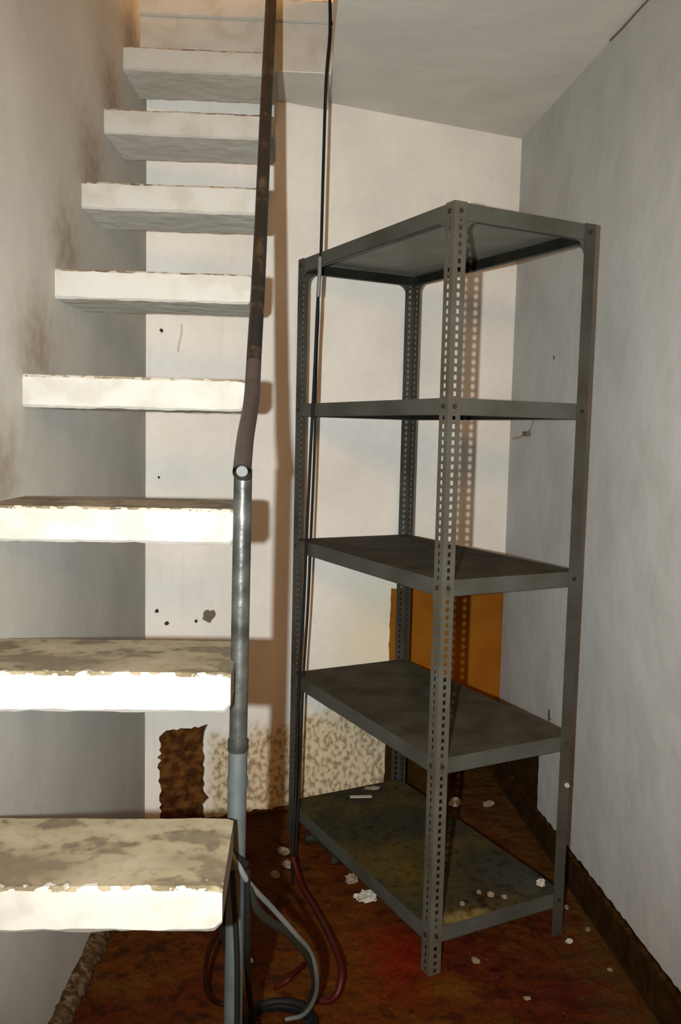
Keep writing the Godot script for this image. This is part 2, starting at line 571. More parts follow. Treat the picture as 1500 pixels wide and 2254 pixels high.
# ---------------------------------------------------------------- the room
func build_room() -> void:
	# floor
	var s := new_st()
	var fu := func(p: Vector3) -> Vector2: return Vector2((p.x + 0.70) / 1.8, (p.z + 3.60) / 1.8)
	var nx := 10
	var nz := 26
	for i in nx:
		for k in nz:
			var q := []
			var t := []
			for c in [[0, 0], [1, 0], [1, 1], [0, 1]]:
				var p := Vector3(-0.9 + 2.15 * (i + c[0]) / nx, 0, -3.7 + 6.4 * (k + c[1]) / nz)
				q.append(p)
				t.append(fu.call(p))
			quad(s, q[0], q[1], q[2], q[3], Vector3.UP, t)
	box(s, Vector3(-0.9, -0.12, -3.7), Vector3(1.25, -0.002, 2.7))
	struct("floor", s.commit(), mats.floor, "worn red-brown cement floor with dark stains and grit", "floor")

	# back wall: plaster over a brown bare ground; broken away at the foot and in the right corner
	var du := (BACK_RIGHT - BACK_LEFT).normalized()
	var bl := (BACK_RIGHT - BACK_LEFT).length()
	var n := Vector3(-du.z, 0, du.x)
	var root := Node3D.new()
	root.name = "wall_back"
	add_child(root)
	root.set_meta("label", "whitewashed wall behind the steel shelving, flaking at its foot")
	root.set_meta("category", "wall")
	root.set_meta("kind", "structure")
	s = new_st()
	slab(s, PackedVector2Array([Vector2(-0.12, -0.02), Vector2(0.6, -0.02), Vector2(0.6, 5.0), Vector2(-0.12, 5.0)]), BACK_LEFT - n * 0.009, du, Vector3.UP, n, 0.15, Vector2(1, 1))
	obj("masonry", s.commit(), mats.brick_dust, root, "dark brown ground in the broken-out hole under the stairs")
	s = new_st()
	slab(s, PackedVector2Array([Vector2(bl + 0.12, 5.0), Vector2(0.6, 5.0), Vector2(0.6, 0.31), Vector2(0.8, 0.315), Vector2(1.0, 0.30), Vector2(1.2, 0.31), Vector2(1.4, 0.295), Vector2(bl + 0.12, 0.30)]), BACK_LEFT - n * 0.009, du, Vector3.UP, n, 0.15, Vector2(1, 1))
	obj("masonry", s.commit(), mats.earth, root, "orange-brown ground bare of plaster in the right corner")
	s = new_st()  # lower band of the corner ground, in a darker brown
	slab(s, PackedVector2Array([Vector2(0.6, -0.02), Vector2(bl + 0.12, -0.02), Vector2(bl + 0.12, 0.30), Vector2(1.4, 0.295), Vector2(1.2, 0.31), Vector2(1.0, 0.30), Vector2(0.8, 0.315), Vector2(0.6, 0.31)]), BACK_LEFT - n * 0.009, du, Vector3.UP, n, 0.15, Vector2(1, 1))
	obj("masonry", s.commit(), mats.brown, root, "dark brown foot of the right corner")
	var o := PackedVector2Array()
	o.append(Vector2(0.0, 0.03))
	ragged(o, Vector2(0.0, 0.03), Vector2(0.052, 0.035), 0.006, 0.012)
	ragged(o, Vector2(0.052, 0.035), Vector2(0.050, 0.345), 0.008, 0.012)
	ragged(o, Vector2(0.050, 0.345), Vector2(0.075, 0.365), 0.004, 0.012)
	ragged(o, Vector2(0.075, 0.365), Vector2(0.19, 0.362), 0.006, 0.012)
	ragged(o, Vector2(0.19, 0.362), Vector2(0.228, 0.372), 0.003, 0.012)
	ragged(o, Vector2(0.228, 0.372), Vector2(0.212, 0.33), 0.004, 0.012)
	ragged(o, Vector2(0.212, 0.33), Vector2(0.214, 0.12), 0.004, 0.012)
	ragged(o, Vector2(0.214, 0.12), Vector2(0.235, 0.095), 0.003, 0.012)
	ragged(o, Vector2(0.235, 0.095), Vector2(0.21, 0.07), 0.003, 0.012)
	ragged(o, Vector2(0.21, 0.07), Vector2(0.22, 0.022), 0.004, 0.012)
	ragged(o, Vector2(0.22, 0.022), Vector2(0.945, 0.012), 0.006, 0.015)
	ragged(o, Vector2(0.945, 0.012), Vector2(0.952, 0.83), 0.003, 0.02)
	ragged(o, Vector2(0.952, 0.83), Vector2(bl, 0.84), 0.004, 0.02)
	o.append(Vector2(bl, 5.0))
	o.append(Vector2(0.0, 5.0))
	s = new_st()
	slab(s, o, BACK_LEFT, du, Vector3.UP, n, 0.009, Vector2(1.476, 2.6))
	obj("plaster", s.commit(), mats.back, root)
	# screw holes and one larger knocked hole
	for h in [[0.052, 1.76, 0.007], [0.04, 0.797, 0.007], [0.075, 0.751, 0.008], [0.18, 0.752, 0.006], [0.045, 1.262, 0.005], [0.052, 2.52, 0.006]]:
		hole(root, BACK_LEFT + du * h[0] + Vector3.UP * h[1], n, h[2], "screw_hole")
	hole(root, BACK_LEFT + du * 0.226 + Vector3.UP * 0.768, n, 0.023, "knocked_hole", mats.bruise)

	# right wall
	var rd := Vector3(0.042, 0, 1).normalized()
	var rn := Vector3(-1, 0, 0.042).normalized()
	var rl := 6.1
	var right := Node3D.new()
	right.name = "wall_right"
	add_child(right)
	right.set_meta("label", "pale grey plastered wall to the right of the shelving")
	right.set_meta("category", "wall")
	right.set_meta("kind", "structure")
	s = new_st()
	slab(s, PackedVector2Array([Vector2(0.0, -0.02), Vector2(rl, -0.02), Vector2(rl, 2.8), Vector2(0.0, 2.8)]), BACK_RIGHT - rn * 0.009, rd, Vector3.UP, rn, 0.15, Vector2(1, 1))
	obj("masonry", s.commit(), mats.brown, right, "dark brown ground bare of plaster in the corner")
	o = PackedVector2Array()
	o.append(Vector2(0.0, 0.30))
	ragged(o, Vector2(0.0, 0.30), Vector2(0.53, 0.34), 0.003, 0.02)
	ragged(o, Vector2(0.53, 0.34), Vector2(0.535, 0.10), 0.003, 0.02)
	ragged(o, Vector2(0.535, 0.10), Vector2(0.80, 0.112), 0.004, 0.02)
	ragged(o, Vector2(0.80, 0.112), Vector2(1.9, 0.135), 0.004, 0.02)
	o.append(Vector2(rl, 0.135))
	o.append(Vector2(rl, 2.8))
	o.append(Vector2(0.0, 2.8))
	s = new_st()
	slab(s, o, BACK_RIGHT, rd, Vector3.UP, rn, 0.009, Vector2(2.0, 2.0))
	obj("plaster", s.commit(), mats.right, right)
	hole(right, BACK_RIGHT + rd * 0.50 + Vector3.UP * 1.705, rn, 0.007, "screw_hole")
	# open joint between ceiling and wall
	s = new_st()
	var crack := []
	for i in 14:
		crack.append(BACK_RIGHT + rd * (0.88 + 0.09 * i) + rn * (0.001 + rng.randf_range(0.0, 0.003)) + Vector3.UP * (2.598 + rng.randf_range(-0.004, 0.0)))
	tube(s, crack, 0.0026, 6, true)
	obj("joint_crack", s.commit(), mats.bruise, right)
	# brown painted skirting that stops short of the corner
	s = new_st()
	o = PackedVector2Array([Vector2(0.02, 0.0)])
	o.append(Vector2(rl - 0.4, 0.0))
	o.append(Vector2(rl - 0.4, 0.11))
	ragged(o, Vector2(2.0, 0.122), Vector2(0.60, 0.10), 0.004, 0.02)
	ragged(o, Vector2(0.60, 0.10), Vector2(0.02, 0.09), 0.004, 0.02)
	slab(s, o, BACK_RIGHT + rn * 0.012, rd, Vector3.UP, rn, 0.015, Vector2(1, 1))
	struct("baseboard_right", s.commit(), mats.brown, "dark brown painted skirting along the foot of the right wall", "baseboard")

	# left wall
	var ld := Vector3(-0.0429, 0, 1).normalized()
	var ln := Vector3(1, 0, 0.0429).normalized()
	s = new_st()
	slab(s, PackedVector2Array([Vector2(-0.1, -0.02), Vector2(5.6, -0.02), Vector2(5.6, 5.0), Vector2(-0.1, 5.0)]), BACK_LEFT, ld, Vector3.UP, ln, 0.15, Vector2(2.4, 2.9))
	struct("wall_left", s.commit(), mats.left, "grey plastered wall that carries the stair treads", "wall")
	# crumbling mortar fillet along its foot
	s = new_st()
	var pts := []
	var rad := []
	for i in 60:
		pts.append(BACK_LEFT + ld * (0.15 + 1.6 * i / 59.0) + ln * 0.006 + Vector3.UP * 0.004)
		rad.append(0.036 + rng.randf_range(-0.009, 0.009))
	tube(s, pts, 0.03, 8, true, rad)
	struct("baseboard_left", s.commit(), mats.mortar, "crumbling brown mortar edge at the foot of the left wall", "baseboard")

	# ceiling slab with the opening over the stairs
	s = new_st()
	box(s, Vector3(0.09, CEIL, -3.72), Vector3(1.25, 2.8, 2.7))
	box(s, Vector3(-0.9, CEIL, -0.6), Vector3(0.09, 2.8, 2.7))
	struct("ceiling", s.commit(), mats.ceiling, "plain grey concrete ceiling beside the stair opening", "ceiling")
	# wall behind the viewer
	s = new_st()
	box(s, Vector3(-0.95, -0.02, 2.5), Vector3(1.3, 2.8, 2.65))
	struct("wall_front", s.commit(), mats.ochre, "plain plastered wall behind the viewer", "wall")
	# the upper storey around the opening
	s = new_st()
	box(s, Vector3(1.9, 2.8, -3.9), Vector3(2.05, 5.0, 1.15))
	box(s, Vector3(1.25, 2.6, -3.9), Vector3(2.05, 2.8, 1.15))
	struct("wall_upper_right", s.commit(), mats.wall, "upper storey wall across from the stairs", "wall")
	s = new_st()
	box(s, Vector3(-0.95, 2.8, 1.0), Vector3(2.05, 5.0, 1.15))
	struct("wall_upper_front", s.commit(), mats.wall, "upper storey wall over the viewer", "wall")
	s = new_st()
	box(s, Vector3(0.866, 2.8, -3.95), Vector3(2.05, 5.0, -3.62))
	struct("wall_upper_back", s.commit(), mats.wall, "upper storey wall beyond the landing", "wall")
	s = new_st()
	box(s, Vector3(-0.95, 4.9, -3.95), Vector3(2.05, 5.05, 1.15))
	struct("ceiling_upper", s.commit(), mats.ceiling, "ceiling of the upper storey", "ceiling")


func hole(parent: Node, at: Vector3, n: Vector3, r: float, called: String, m: Material = null) -> void:
	# a shallow ragged pit: dark dish with a broken rim
	var s := new_st()
	var side := n.cross(Vector3.UP).normalized()
	var rim := []
	for k in 14:
		var a := TAU * k / 14
		rim.append((side * cos(a) + Vector3.UP * sin(a)) * r * rng.randf_range(0.75, 1.2))
	for k in 14:
		var p: Vector3 = rim[k]
		var q: Vector3 = rim[(k + 1) % 14]
		tri(s, at + n * 0.0008, at + p * 0.7 + n * 0.0012, at + q * 0.7 + n * 0.0012, n)
		quad(s, at + p * 0.7 + n * 0.0012, at + q * 0.7 + n * 0.0012, at + q + n * 0.0004, at + p + n * 0.0004, n)
	obj(called, s.commit(), m if m != null else mats.hole, parent)


# ---------------------------------------------------------------- the stairs
func tread_mesh(length: float, depth: float, th: float, sd: int, shift: float) -> ArrayMesh:
	# local: x from the wall end (0) to the free end, front face at z 0, top at y 0
	var f := noise(9.0, sd, 3)
	var g := noise(40.0, sd + 1, 2)
	var n := 48
	var c := 0.005
	var prof := [Vector2(-depth, 0.0), Vector2(-c, 0.0), Vector2(0.0, -c), Vector2(0.0, -th + c), Vector2(-c, -th), Vector2(-depth, -th)]
	var ring := func(i: int) -> Array:
		var x := length * i / n
		var cut := maxf(0.0, x - (length - 0.014))
		var lift := 0.014 - sqrt(maxf(0.0, 0.014 * 0.014 - cut * cut)) if cut > 0.0 else 0.0
		var out := []
		for j in prof.size():
			var p: Vector2 = prof[j]
			var dy: float = f.get_noise_2d(x, j * 3.1) * 0.002 + g.get_noise_2d(x, j * 5.0) * 0.0012
			var dz: float = f.get_noise_2d(x + 7.0, j * 2.3) * 0.004
			var low := lift * 0.8 if j >= 3 else lift * 0.25 * (1.0 if j < 3 else 0.0)
			out.append(Vector3(x, p.y + dy * (0.4 if j < 2 else 1.0) + (low if j >= 3 else -low), p.x + dz))
		return out
	var top := new_st()
	var front := new_st()
	var under := new_st()
	for i in n:
		var a: Array = ring.call(i)
		var b: Array = ring.call(i + 1)
		var ua := fposmod(length * i / n + shift, 1.0)
		var ub := ua + length / n
		quad(top, a[0], b[0], b[1], a[1], Vector3.UP, [Vector2(ua, 0), Vector2(ub, 0), Vector2(ub, 0.96), Vector2(ua, 0.96)])
		quad(top, a[1], b[1], b[2], a[2], Vector3(0, 1, 1).normalized(), [Vector2(ua, 0.96), Vector2(ub, 0.96), Vector2(ub, 1), Vector2(ua, 1)])
		quad(front, a[2], b[2], b[3], a[3], Vector3.BACK)
		quad(front, a[3], b[3], b[4], a[4], Vector3(0, -1, 1).normalized())
		quad(under, a[4], b[4], b[5], a[5], Vector3.DOWN)
		quad(under, a[5], b[5], b[0], a[0], Vector3.FORWARD)
	for e in [0, n]:
		var r: Array = ring.call(e)
		for k in range(1, 5):
			tri(front, r[0], r[k], r[k + 1], Vector3.LEFT if e == 0 else Vector3.RIGHT)
	top.set_material(mats.tread_top)
	front.set_material(mats.white)
	under.set_material(mats.underside)
	var m := top.commit()
	front.commit(m)
	under.commit(m)
	return m


func build_stairs() -> void:
	var at := Vector3(-0.35, 0, -1.19)
	var root := thing("staircase", "white painted concrete open-riser stairs climbing along the left wall", "stairs", at)
	var ends := [-0.10, -0.10, -0.094, -0.101, -0.112, -0.108, -0.108, -0.096, -0.078, -0.078]
	for k in range(-2, 8):
		var y := TREAD_Y + RISE * k
		var z := TREAD_Z - GOING * k
		var left := -0.513 - 0.0429 * (z + 3.0) - 0.03
		var right: float = ends[k + 2]
		var m := obj("tread", tread_mesh(right - left, 0.222, 0.0665, 100 + k * 3, 0.365 if k == 0 else 0.37 * k), null, root)
		m.position = Vector3(left, y, z) - at
	# the landing: a thin nosing slab on a deeper beam that reaches the back wall
	var m2 := obj("landing", tread_mesh(0.635, 0.30, 0.068, 140, 0.3), null, root)
	m2.position = Vector3(-0.545, 2.79, -2.893) - at
	var s := new_st()
	var o := PackedVector2Array([Vector2(-0.53, -2.906), Vector2(0.09, -2.906), Vector2(0.09, -3.222), Vector2(-0.53, -2.99)])
	slab(s, o, Vector3(0, 2.575, 0) - at, Vector3.RIGHT, Vector3.BACK, Vector3.DOWN, 0.147, Vector2(1, 1))
	obj("landing_beam", s.commit(), mats.white, root)
	s = new_st()
	slab(s, o, Vector3(0, 2.573, 0) - at, Vector3.RIGHT, Vector3.BACK, Vector3.DOWN, 0.002, Vector2(1, 1))
	obj("landing_soffit", s.commit(), mats.ceiling, root)


# ---------------------------------------------------------------- the shelving unit
func flange(s: SurfaceTool, along: Vector3, n: Vector3, w: float, h: float, t: float, slots: bool) -> void:
	# plate from the corner edge (origin) along «along», outer face towards n, slots punched every 20 mm
	var p := func(u: float, v: float, d: float) -> Vector3: return along * u + Vector3.UP * v - n * d
	var u0 := 0.0145
	var u1 := 0.0245
	if not slots:
		for d in [0.0, t]:
			quad(s, p.call(0, 0, d), p.call(w, 0, d), p.call(w, h, d), p.call(0, h, d), n if d == 0.0 else -n)
	else:
		for d in [0.0, t]:
			var nn := n if d == 0.0 else -n
			quad(s, p.call(0, 0, d), p.call(u0, 0, d), p.call(u0, h, d), p.call(0, h, d), nn)
			quad(s, p.call(u1, 0, d), p.call(w, 0, d), p.call(w, h, d), p.call(u1, h, d), nn)
		var pitch := 0.0203
		var cells := int(h / pitch)
		var prev := 0.0
		for i in cells + 1:
			var lo := i * pitch + 0.005
			var hi := lo + 0.0115
			if i == cells:
				lo = h
			for d in [0.0, t]:
				quad(s, p.call(u0, prev, d), p.call(u1, prev, d), p.call(u1, lo, d), p.call(u0, lo, d), n if d == 0.0 else -n)
			if i == cells:
				break
			quad(s, p.call(u0, lo, 0), p.call(u1, lo, 0), p.call(u1, lo, t), p.call(u0, lo, t), Vector3.UP)
			quad(s, p.call(u0, hi, 0), p.call(u1, hi, 0), p.call(u1, hi, t), p.call(u0, hi, t), Vector3.DOWN)
			quad(s, p.call(u0, lo, 0), p.call(u0, hi, 0), p.call(u0, hi, t), p.call(u0, lo, t), along)
			quad(s, p.call(u1, lo, 0), p.call(u1, hi, 0), p.call(u1, hi, t), p.call(u1, lo, t), -along)
			prev = hi
	quad(s, p.call(w, 0, 0), p.call(w, h, 0), p.call(w, h, t), p.call(w, 0, t), along)
	quad(s, p.call(0, h, 0), p.call(w, h, 0), p.call(w, h, t), p.call(0, h, t), Vector3.UP)
	quad(s, p.call(0, 0, 0), p.call(w, 0, 0), p.call(w, 0, t), p.call(0, 0, t), Vector3.DOWN)


func gusset(s: SurfaceTool, corner: Vector3, along: Vector3, n: Vector3, r: float) -> void:
	# small plate under the top shelf, its free edge a hollow curve
	var o := PackedVector2Array([Vector2(0, 0), Vector2(r, 0)])
	for k in range(1, 9):
		var a := (PI / 2) * k / 8.0
		o.append(Vector2(r - r * sin(a), -r + r * cos(a)))
	slab(s, o, corner, along, Vector3.UP, n, 0.0015, Vector2(1, 1))


func build_shelf() -> void:
	var root := thing("shelving_unit", "tall dark grey slotted-steel shelving unit with five bare shelves, standing in the corner", "shelf", SHELF_AT, SHELF_TURN)
	var w := SHELF_W
	var d := SHELF_D
	var corners := [[Vector3(0, 0, 0), 1.0, -1.0], [Vector3(0, 0, -d), 1.0, 1.0], [Vector3(w, 0, 0), -1.0, -1.0], [Vector3(w, 0, -d), -1.0, 1.0]]
	var lip := 0.043
	for i in 4:
		var c: Vector3 = corners[i][0]
		var sx: float = corners[i][1]
		var sz: float = corners[i][2]
		var s := new_st()
		flange(s, Vector3(sx, 0, 0), Vector3(0, 0, -sz), 0.038, 2.002, 0.002, i != 2)
		flange(s, Vector3(0, 0, sz), Vector3(-sx, 0, 0), 0.038, 2.002, 0.002, true)
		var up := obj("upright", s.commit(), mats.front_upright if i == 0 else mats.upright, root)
		up.position = c
		for k in LEVELS.size():
			var y: float = LEVELS[k]
			for e in 2:
				var bs := new_st()
				var nn := Vector3(0, 0, -sz) if e == 0 else Vector3(-sx, 0, 0)
				var al := Vector3(sx, 0, 0) if e == 0 else Vector3(0, 0, sz)
				var p := al * 0.0195 + Vector3.UP * (y - 0.021)
				tube(bs, [p - nn * 0.007, p + nn * 0.004], 0.0062, 6, true)
				tube(bs, [p + nn * 0.0035, p + nn * 0.0052], 0.0042, 8, true)
				obj("bolt", bs.commit(), mats.bolt, up)
		if i == 2:
			var ns := new_st()
			var np := Vector3(sx * 0.011, 0.447, 0)
			tube(ns, [np, np + Vector3(0, 0, 0.005)], 0.0075, 6, true)
			tube(ns, [np + Vector3(0, 0, 0.0045), np + Vector3(0, 0, 0.010)], 0.004, 10, true)
			obj("nut", ns.commit(), mats.paper, up, "bright nut left on the right front upright")
		var gc := Vector3(0.002 * sx, LEVELS[0] - lip, 0.0025 * sz)
		var gs := new_st()
		gusset(gs, gc + Vector3(sx * 0.036, 0, 0), Vector3(sx, 0, 0), Vector3(0, 0, -sz), 0.034)
		obj("gusset", gs.commit(), mats.steel, up)
		gs = new_st()
		gusset(gs, gc + Vector3(0, 0, sz * 0.036), Vector3(0, 0, sz), Vector3(-sx, 0, 0), 0.034)
		obj("gusset", gs.commit(), mats.steel, up)
	for k in LEVELS.size():
		var y: float = LEVELS[k]
		var t := 0.0022
		var body := new_st()
		var top := new_st()
		# four lips with a small return at the bottom, and the plate as a slightly sagging skin
		for z in [[-t, -t - 0.0015], [-d + t + 0.0015, -d + t]]:
			box(body, Vector3(t, -lip, minf(z[0], z[1])), Vector3(w - t, 0, maxf(z[0], z[1])))
		for x in [[t, t + 0.0015], [w - t - 0.0015, w - t]]:
			box(body, Vector3(x[0], -lip, -d + t), Vector3(x[1], 0, -t))
		box(body, Vector3(t, -lip, -t - 0.012), Vector3(w - t, -lip + 0.0015, -t))
		box(body, Vector3(t, -lip, -d + t), Vector3(w - t, -lip + 0.0015, -d + t + 0.012))
		box(body, Vector3(t, -lip, -d + t), Vector3(t + 0.012, -lip + 0.0015, -t))
		box(body, Vector3(w - t - 0.012, -lip, -d + t), Vector3(w - t, -lip + 0.0015, -t))
		# thin darker skins over the inner faces of the lips
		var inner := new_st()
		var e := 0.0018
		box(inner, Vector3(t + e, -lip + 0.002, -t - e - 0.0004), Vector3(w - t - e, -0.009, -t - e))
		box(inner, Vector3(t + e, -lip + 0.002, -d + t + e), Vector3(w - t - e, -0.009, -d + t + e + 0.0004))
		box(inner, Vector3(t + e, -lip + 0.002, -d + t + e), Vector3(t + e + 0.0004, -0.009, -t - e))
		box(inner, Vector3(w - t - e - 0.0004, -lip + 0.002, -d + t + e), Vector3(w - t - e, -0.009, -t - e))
		var plate := new_st()
		var sag := 0.004 if k < 2 else 0.006
		var nu := 8
		var nv := 14
		for i in nu:
			for j in nv:
				var q := []
				var uv := []
				for c in [[0, 0], [1, 0], [1, 1], [0, 1]]:
					var u := float(i + c[0]) / nu
					var v := float(j + c[1]) / nv
					q.append(Vector3(t + (w - 2 * t) * u, -sag * sin(PI * u) * sin(PI * v), -t - (d - 2 * t) * v))
					uv.append(Vector2(u, v))
				quad(top, q[0], q[1], q[2], q[3], Vector3.UP, uv)
				for m in 4:
					q[m] -= Vector3(0, 0.0015, 0)
				quad(plate, q[0], q[1], q[2], q[3], Vector3.DOWN)
		top.set_material(mats.dirt if k == 4 else mats.dusty)
		body.set_material(mats.steel)
		var mesh := body.commit()
		top.commit(mesh)
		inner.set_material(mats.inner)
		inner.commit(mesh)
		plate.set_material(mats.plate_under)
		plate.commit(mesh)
		var sh := obj("shelf_panel", mesh, null, root)
		if k == 4:
			sh.set_meta("label", "bottom shelf panel caked with ochre dirt")
		sh.position = Vector3(0, y, 0)


# ---------------------------------------------------------------- the handrail
func build_handrail() -> void:
	var at := Vector3(-0.0985, 0, -1.5)
	var root := thing("handrail", "dark painted pipe handrail on a dull galvanised post beside the stairs", "handrail", at)
	var up := Vector3(-0.0910, 1.365, -1.5) - at
	var s := new_st()
	tube(s, [up * 0.62, up * 0.8, up], 0.0158, 24, true)
	obj("post", s.commit(), mats.zinc, root, "dull galvanised upper post")
	s = new_st()
	tube(s, [Vector3.ZERO, up * 0.35, up * 0.64], 0.0168, 24, true)
	obj("post_sleeve", s.commit(), mats.pvc, root, "blue-grey lower post")
	s = new_st()
	tube(s, [up * 0.635, up * 0.637, up * 0.650, up * 0.652], 0.0185, 24, true, [0.0172, 0.0185, 0.0185, 0.0165])
	obj("collar", s.commit(), mats.zinc, root)
	s = new_st()
	tube(s, [up * 0.585, up * 0.587, up * 0.60, up * 0.602], 0.0185, 24, true, [0.017, 0.0182, 0.0182, 0.017])
	obj("collar", s.commit(), mats.pvc, root)
	s = new_st()
	tube(s, [Vector3(0, 0.0, 0), Vector3(0, 0.006, 0)], 0.05, 24, true)
	obj("foot_plate", s.commit(), mats.zinc, root)
	# the rail: open end over the post, a short flatter piece, then the steep run up to the floor above
	var pts := [Vector3(-0.089, 1.362, -1.435), Vector3(-0.0915, 1.416, -1.56), Vector3(-0.0905, 1.470, -1.69), Vector3(-0.090, 1.51, -1.75), Vector3(-0.091, 1.567, -1.81), Vector3(-0.092, 1.829, -2.03), Vector3(-0.094, 2.205, -2.29), Vector3(-0.093, 2.609, -2.52), Vector3(-0.093, 2.95, -2.72), Vector3(-0.093, 3.7, -3.1)]
	for i in pts.size():
		pts[i] -= at
	var path := smooth_path(pts, 6)
	s = new_st()
	var cut := 24
	tube(s, path.slice(cut), 0.0155, 24, false)
	obj("rail", s.commit(), mats.rail, root, "worn near-black painted rail climbing with the stairs")
	s = new_st()
	tube(s, path.slice(0, cut + 1), 0.0155, 24, false)
	var inner := [path[0], path[0].lerp(path[6], 0.6)]
	tube(s, inner, 0.0125, 24, false)
	obj("rail_end", s.commit(), mats.rail_end, root, "duller brown-grey bent lower end of the rail")
	s = new_st()
	var d: Vector3 = (path[0] - path[1]).normalized()
	tube(s, [path[0] - d * 0.006, path[0] - d * 0.003], 0.0095, 24, true)
	obj("end_plug", s.commit(), mats.grey_cable, root, "pale plug in the open end of the rail")


# ---------------------------------------------------------------- cables
func cable(called: String, label: String, pts: Array, r: float, m: Material, group := "") -> Node3D:
	var at: Vector3 = pts[pts.size() - 1]
	at.y = 0.0
	var root := thing(called, label, "cable", at, 0.0, group)
	var q := []
	for p in pts:
		q.append(p - at)
	var s := new_st()
	tube(s, smooth_path(q, 6), r, 10, true)
	obj("sheath", s.commit(), m, root)
	return root


func build_cables() -> void:
	var p1 := [Vector3(0.078, 2.79, -2.875), Vector3(0.080, 2.672, -2.85), Vector3(0.071, 2.522, -2.84), Vector3(0.068, 2.288, -2.84), Vector3(0.066, 1.993, -2.84), Vector3(0.063, 1.937, -2.84), Vector3(0.058, 1.822, -2.84), Vector3(0.054, 1.650, -2.85), Vector3(0.049, 1.475, -2.86), Vector3(0.044, 1.296, -2.87), Vector3(0.038, 1.054, -2.88), Vector3(0.033, 0.819, -2.90), Vector3(0.024, 0.615, -2.90), Vector3(0.020, 0.400, -2.88), Vector3(0.018, 0.210, -2.84), Vector3(0.010, 0.05, -2.72), Vector3(0.012, 0.008, -2.64)]
	var c := cable("power_cable", "long black cable hanging from the ceiling edge past the left side of the shelving", p1, 0.0052, mats.black)
	var at := c.position
	var s := new_st()
	tube(s, [Vector3(0.0635, 1.985, -2.838) - at, Vector3(0.063, 1.937, -2.838) - at, Vector3(0.060, 1.86, -2.838) - at], 0.0066, 12, true)
	obj("tape_joint", s.commit(), mats.grey_cable, c, "pale tape wound round the cable")
	var p2 := [Vector3(0.060, 1.905, -2.848), Vector3(0.062, 1.80, -2.865), Vector3(0.060, 1.711, -2.88), Vector3(0.059, 1.506, -2.90), Vector3(0.058, 1.294, -2.92), Vector3(0.054, 1.047, -2.93), Vector3(0.049, 0.827, -2.94), Vector3(0.039, 0.607, -2.93), Vector3(0.034, 0.386, -2.92), Vector3(0.029, 0.192, -2.88), Vector3(0.022, 0.06, -2.78), Vector3(0.03, 0.006, -2.70)]
	cable("power_cable", "thinner black cable running down just behind the long black cable", p2, 0.004, mats.black)
	cable("grey_cable", "pale grey cable slanting from the galvanised post to the floor", [Vector3(-0.111, 0.700, -1.477), Vector3(-0.0965, 0.690, -1.4655), Vector3(-0.071, 0.630, -1.488), Vector3(-0.030, 0.530, -1.58), Vector3(0.015, 0.430, -1.66), Vector3(0.047, 0.343, -1.74), Vector3(0.064, 0.257, -1.80), Vector3(0.067, 0.136, -1.90), Vector3(0.043, 0.040, -1.97), Vector3(0.0, 0.006, -2.0)], 0.0052, mats.grey_cable)
	cable("olive_hose", "dull olive flat hose drooping under the pale grey cable", [Vector3(-0.073, 0.623, -1.487), Vector3(-0.060, 0.568, -1.52), Vector3(-0.038, 0.512, -1.57), Vector3(0.006, 0.426, -1.66), Vector3(0.043, 0.325, -1.75), Vector3(0.064, 0.20, -1.86), Vector3(0.060, 0.077, -1.97), Vector3(0.036, 0.012, -2.0)], 0.0085, mats.olive)
	cable("red_cable", "dark red cable looping over the floor between post and shelving", [Vector3(0.012, 0.10, -2.62), Vector3(0.041, 0.047, -2.55), Vector3(0.086, 0.046, -2.40), Vector3(0.122, 0.075, -2.20), Vector3(0.138, 0.070, -2.10), Vector3(0.129, 0.035, -2.06), Vector3(0.101, 0.010, -2.06), Vector3(0.06, 0.009, -2.08)], 0.009, mats.red_cable)
	cable("red_cable", "short red cable bent over the floor inside the olive hose loop", [Vector3(0.055, 0.09, -2.10), Vector3(0.044, 0.07, -2.12), Vector3(0.02, 0.035, -2.14), Vector3(0.0, 0.012, -2.14), Vector3(-0.03, 0.006, -2.12)], 0.0062, mats.red_cable)
	cable("brown_cable", "dark brown cable curling out left of the post under the lowest tread", [Vector3(-0.139, 0.325, -1.90), Vector3(-0.174, 0.240, -1.95), Vector3(-0.191, 0.176, -1.98), Vector3(-0.196, 0.106, -2.0), Vector3(-0.187, 0.051, -2.02), Vector3(-0.164, 0.014, -2.05), Vector3(-0.12, 0.007, -2.05)], 0.006, mats.maroon)
	cable("black_cable", "black cable wrapped once round the post beside the lowest tread", [Vector3(-0.075, 0.669, -1.478), Vector3(-0.0945, 0.690, -1.468), Vector3(-0.111, 0.707, -1.478), Vector3(-0.118, 0.681, -1.485), Vector3(-0.121, 0.628, -1.49), Vector3(-0.119, 0.558, -1.51), Vector3(-0.114, 0.475, -1.55), Vector3(-0.107, 0.347, -1.65), Vector3(-0.111, 0.180, -1.80), Vector3(-0.10, 0.02, -1.93), Vector3(-0.08, 0.007, -1.99)], 0.0062, mats.black)
	cable("black_cable", "black cable hanging straight down the front of the post", [Vector3(-0.099, 0.66, -1.470), Vector3(-0.0955, 0.607, -1.470), Vector3(-0.092, 0.550, -1.473), Vector3(-0.089, 0.482, -1.473), Vector3(-0.088, 0.376, -1.473), Vector3(-0.09, 0.20, -1.473), Vector3(-0.08, 0.006, -1.46)], 0.0048, mats.black)
	cable("black_cable", "black cable hanging down the right side of the post", [Vector3(-0.0735, 0.655, -1.483), Vector3(-0.0725, 0.595, -1.487), Vector3(-0.072, 0.523, -1.50), Vector3(-0.074, 0.45, -1.54), Vector3(-0.078, 0.237, -1.75), Vector3(-0.07, 0.02, -1.92), Vector3(-0.05, 0.008, -1.97)], 0.006, mats.black)
	# thick coil of black cable at the foot, lying on the floor
	var root := thing("cable_coil", "coil of thick black cable lying on the floor behind the post", "cable", Vector3(-0.015, 0, -1.965))
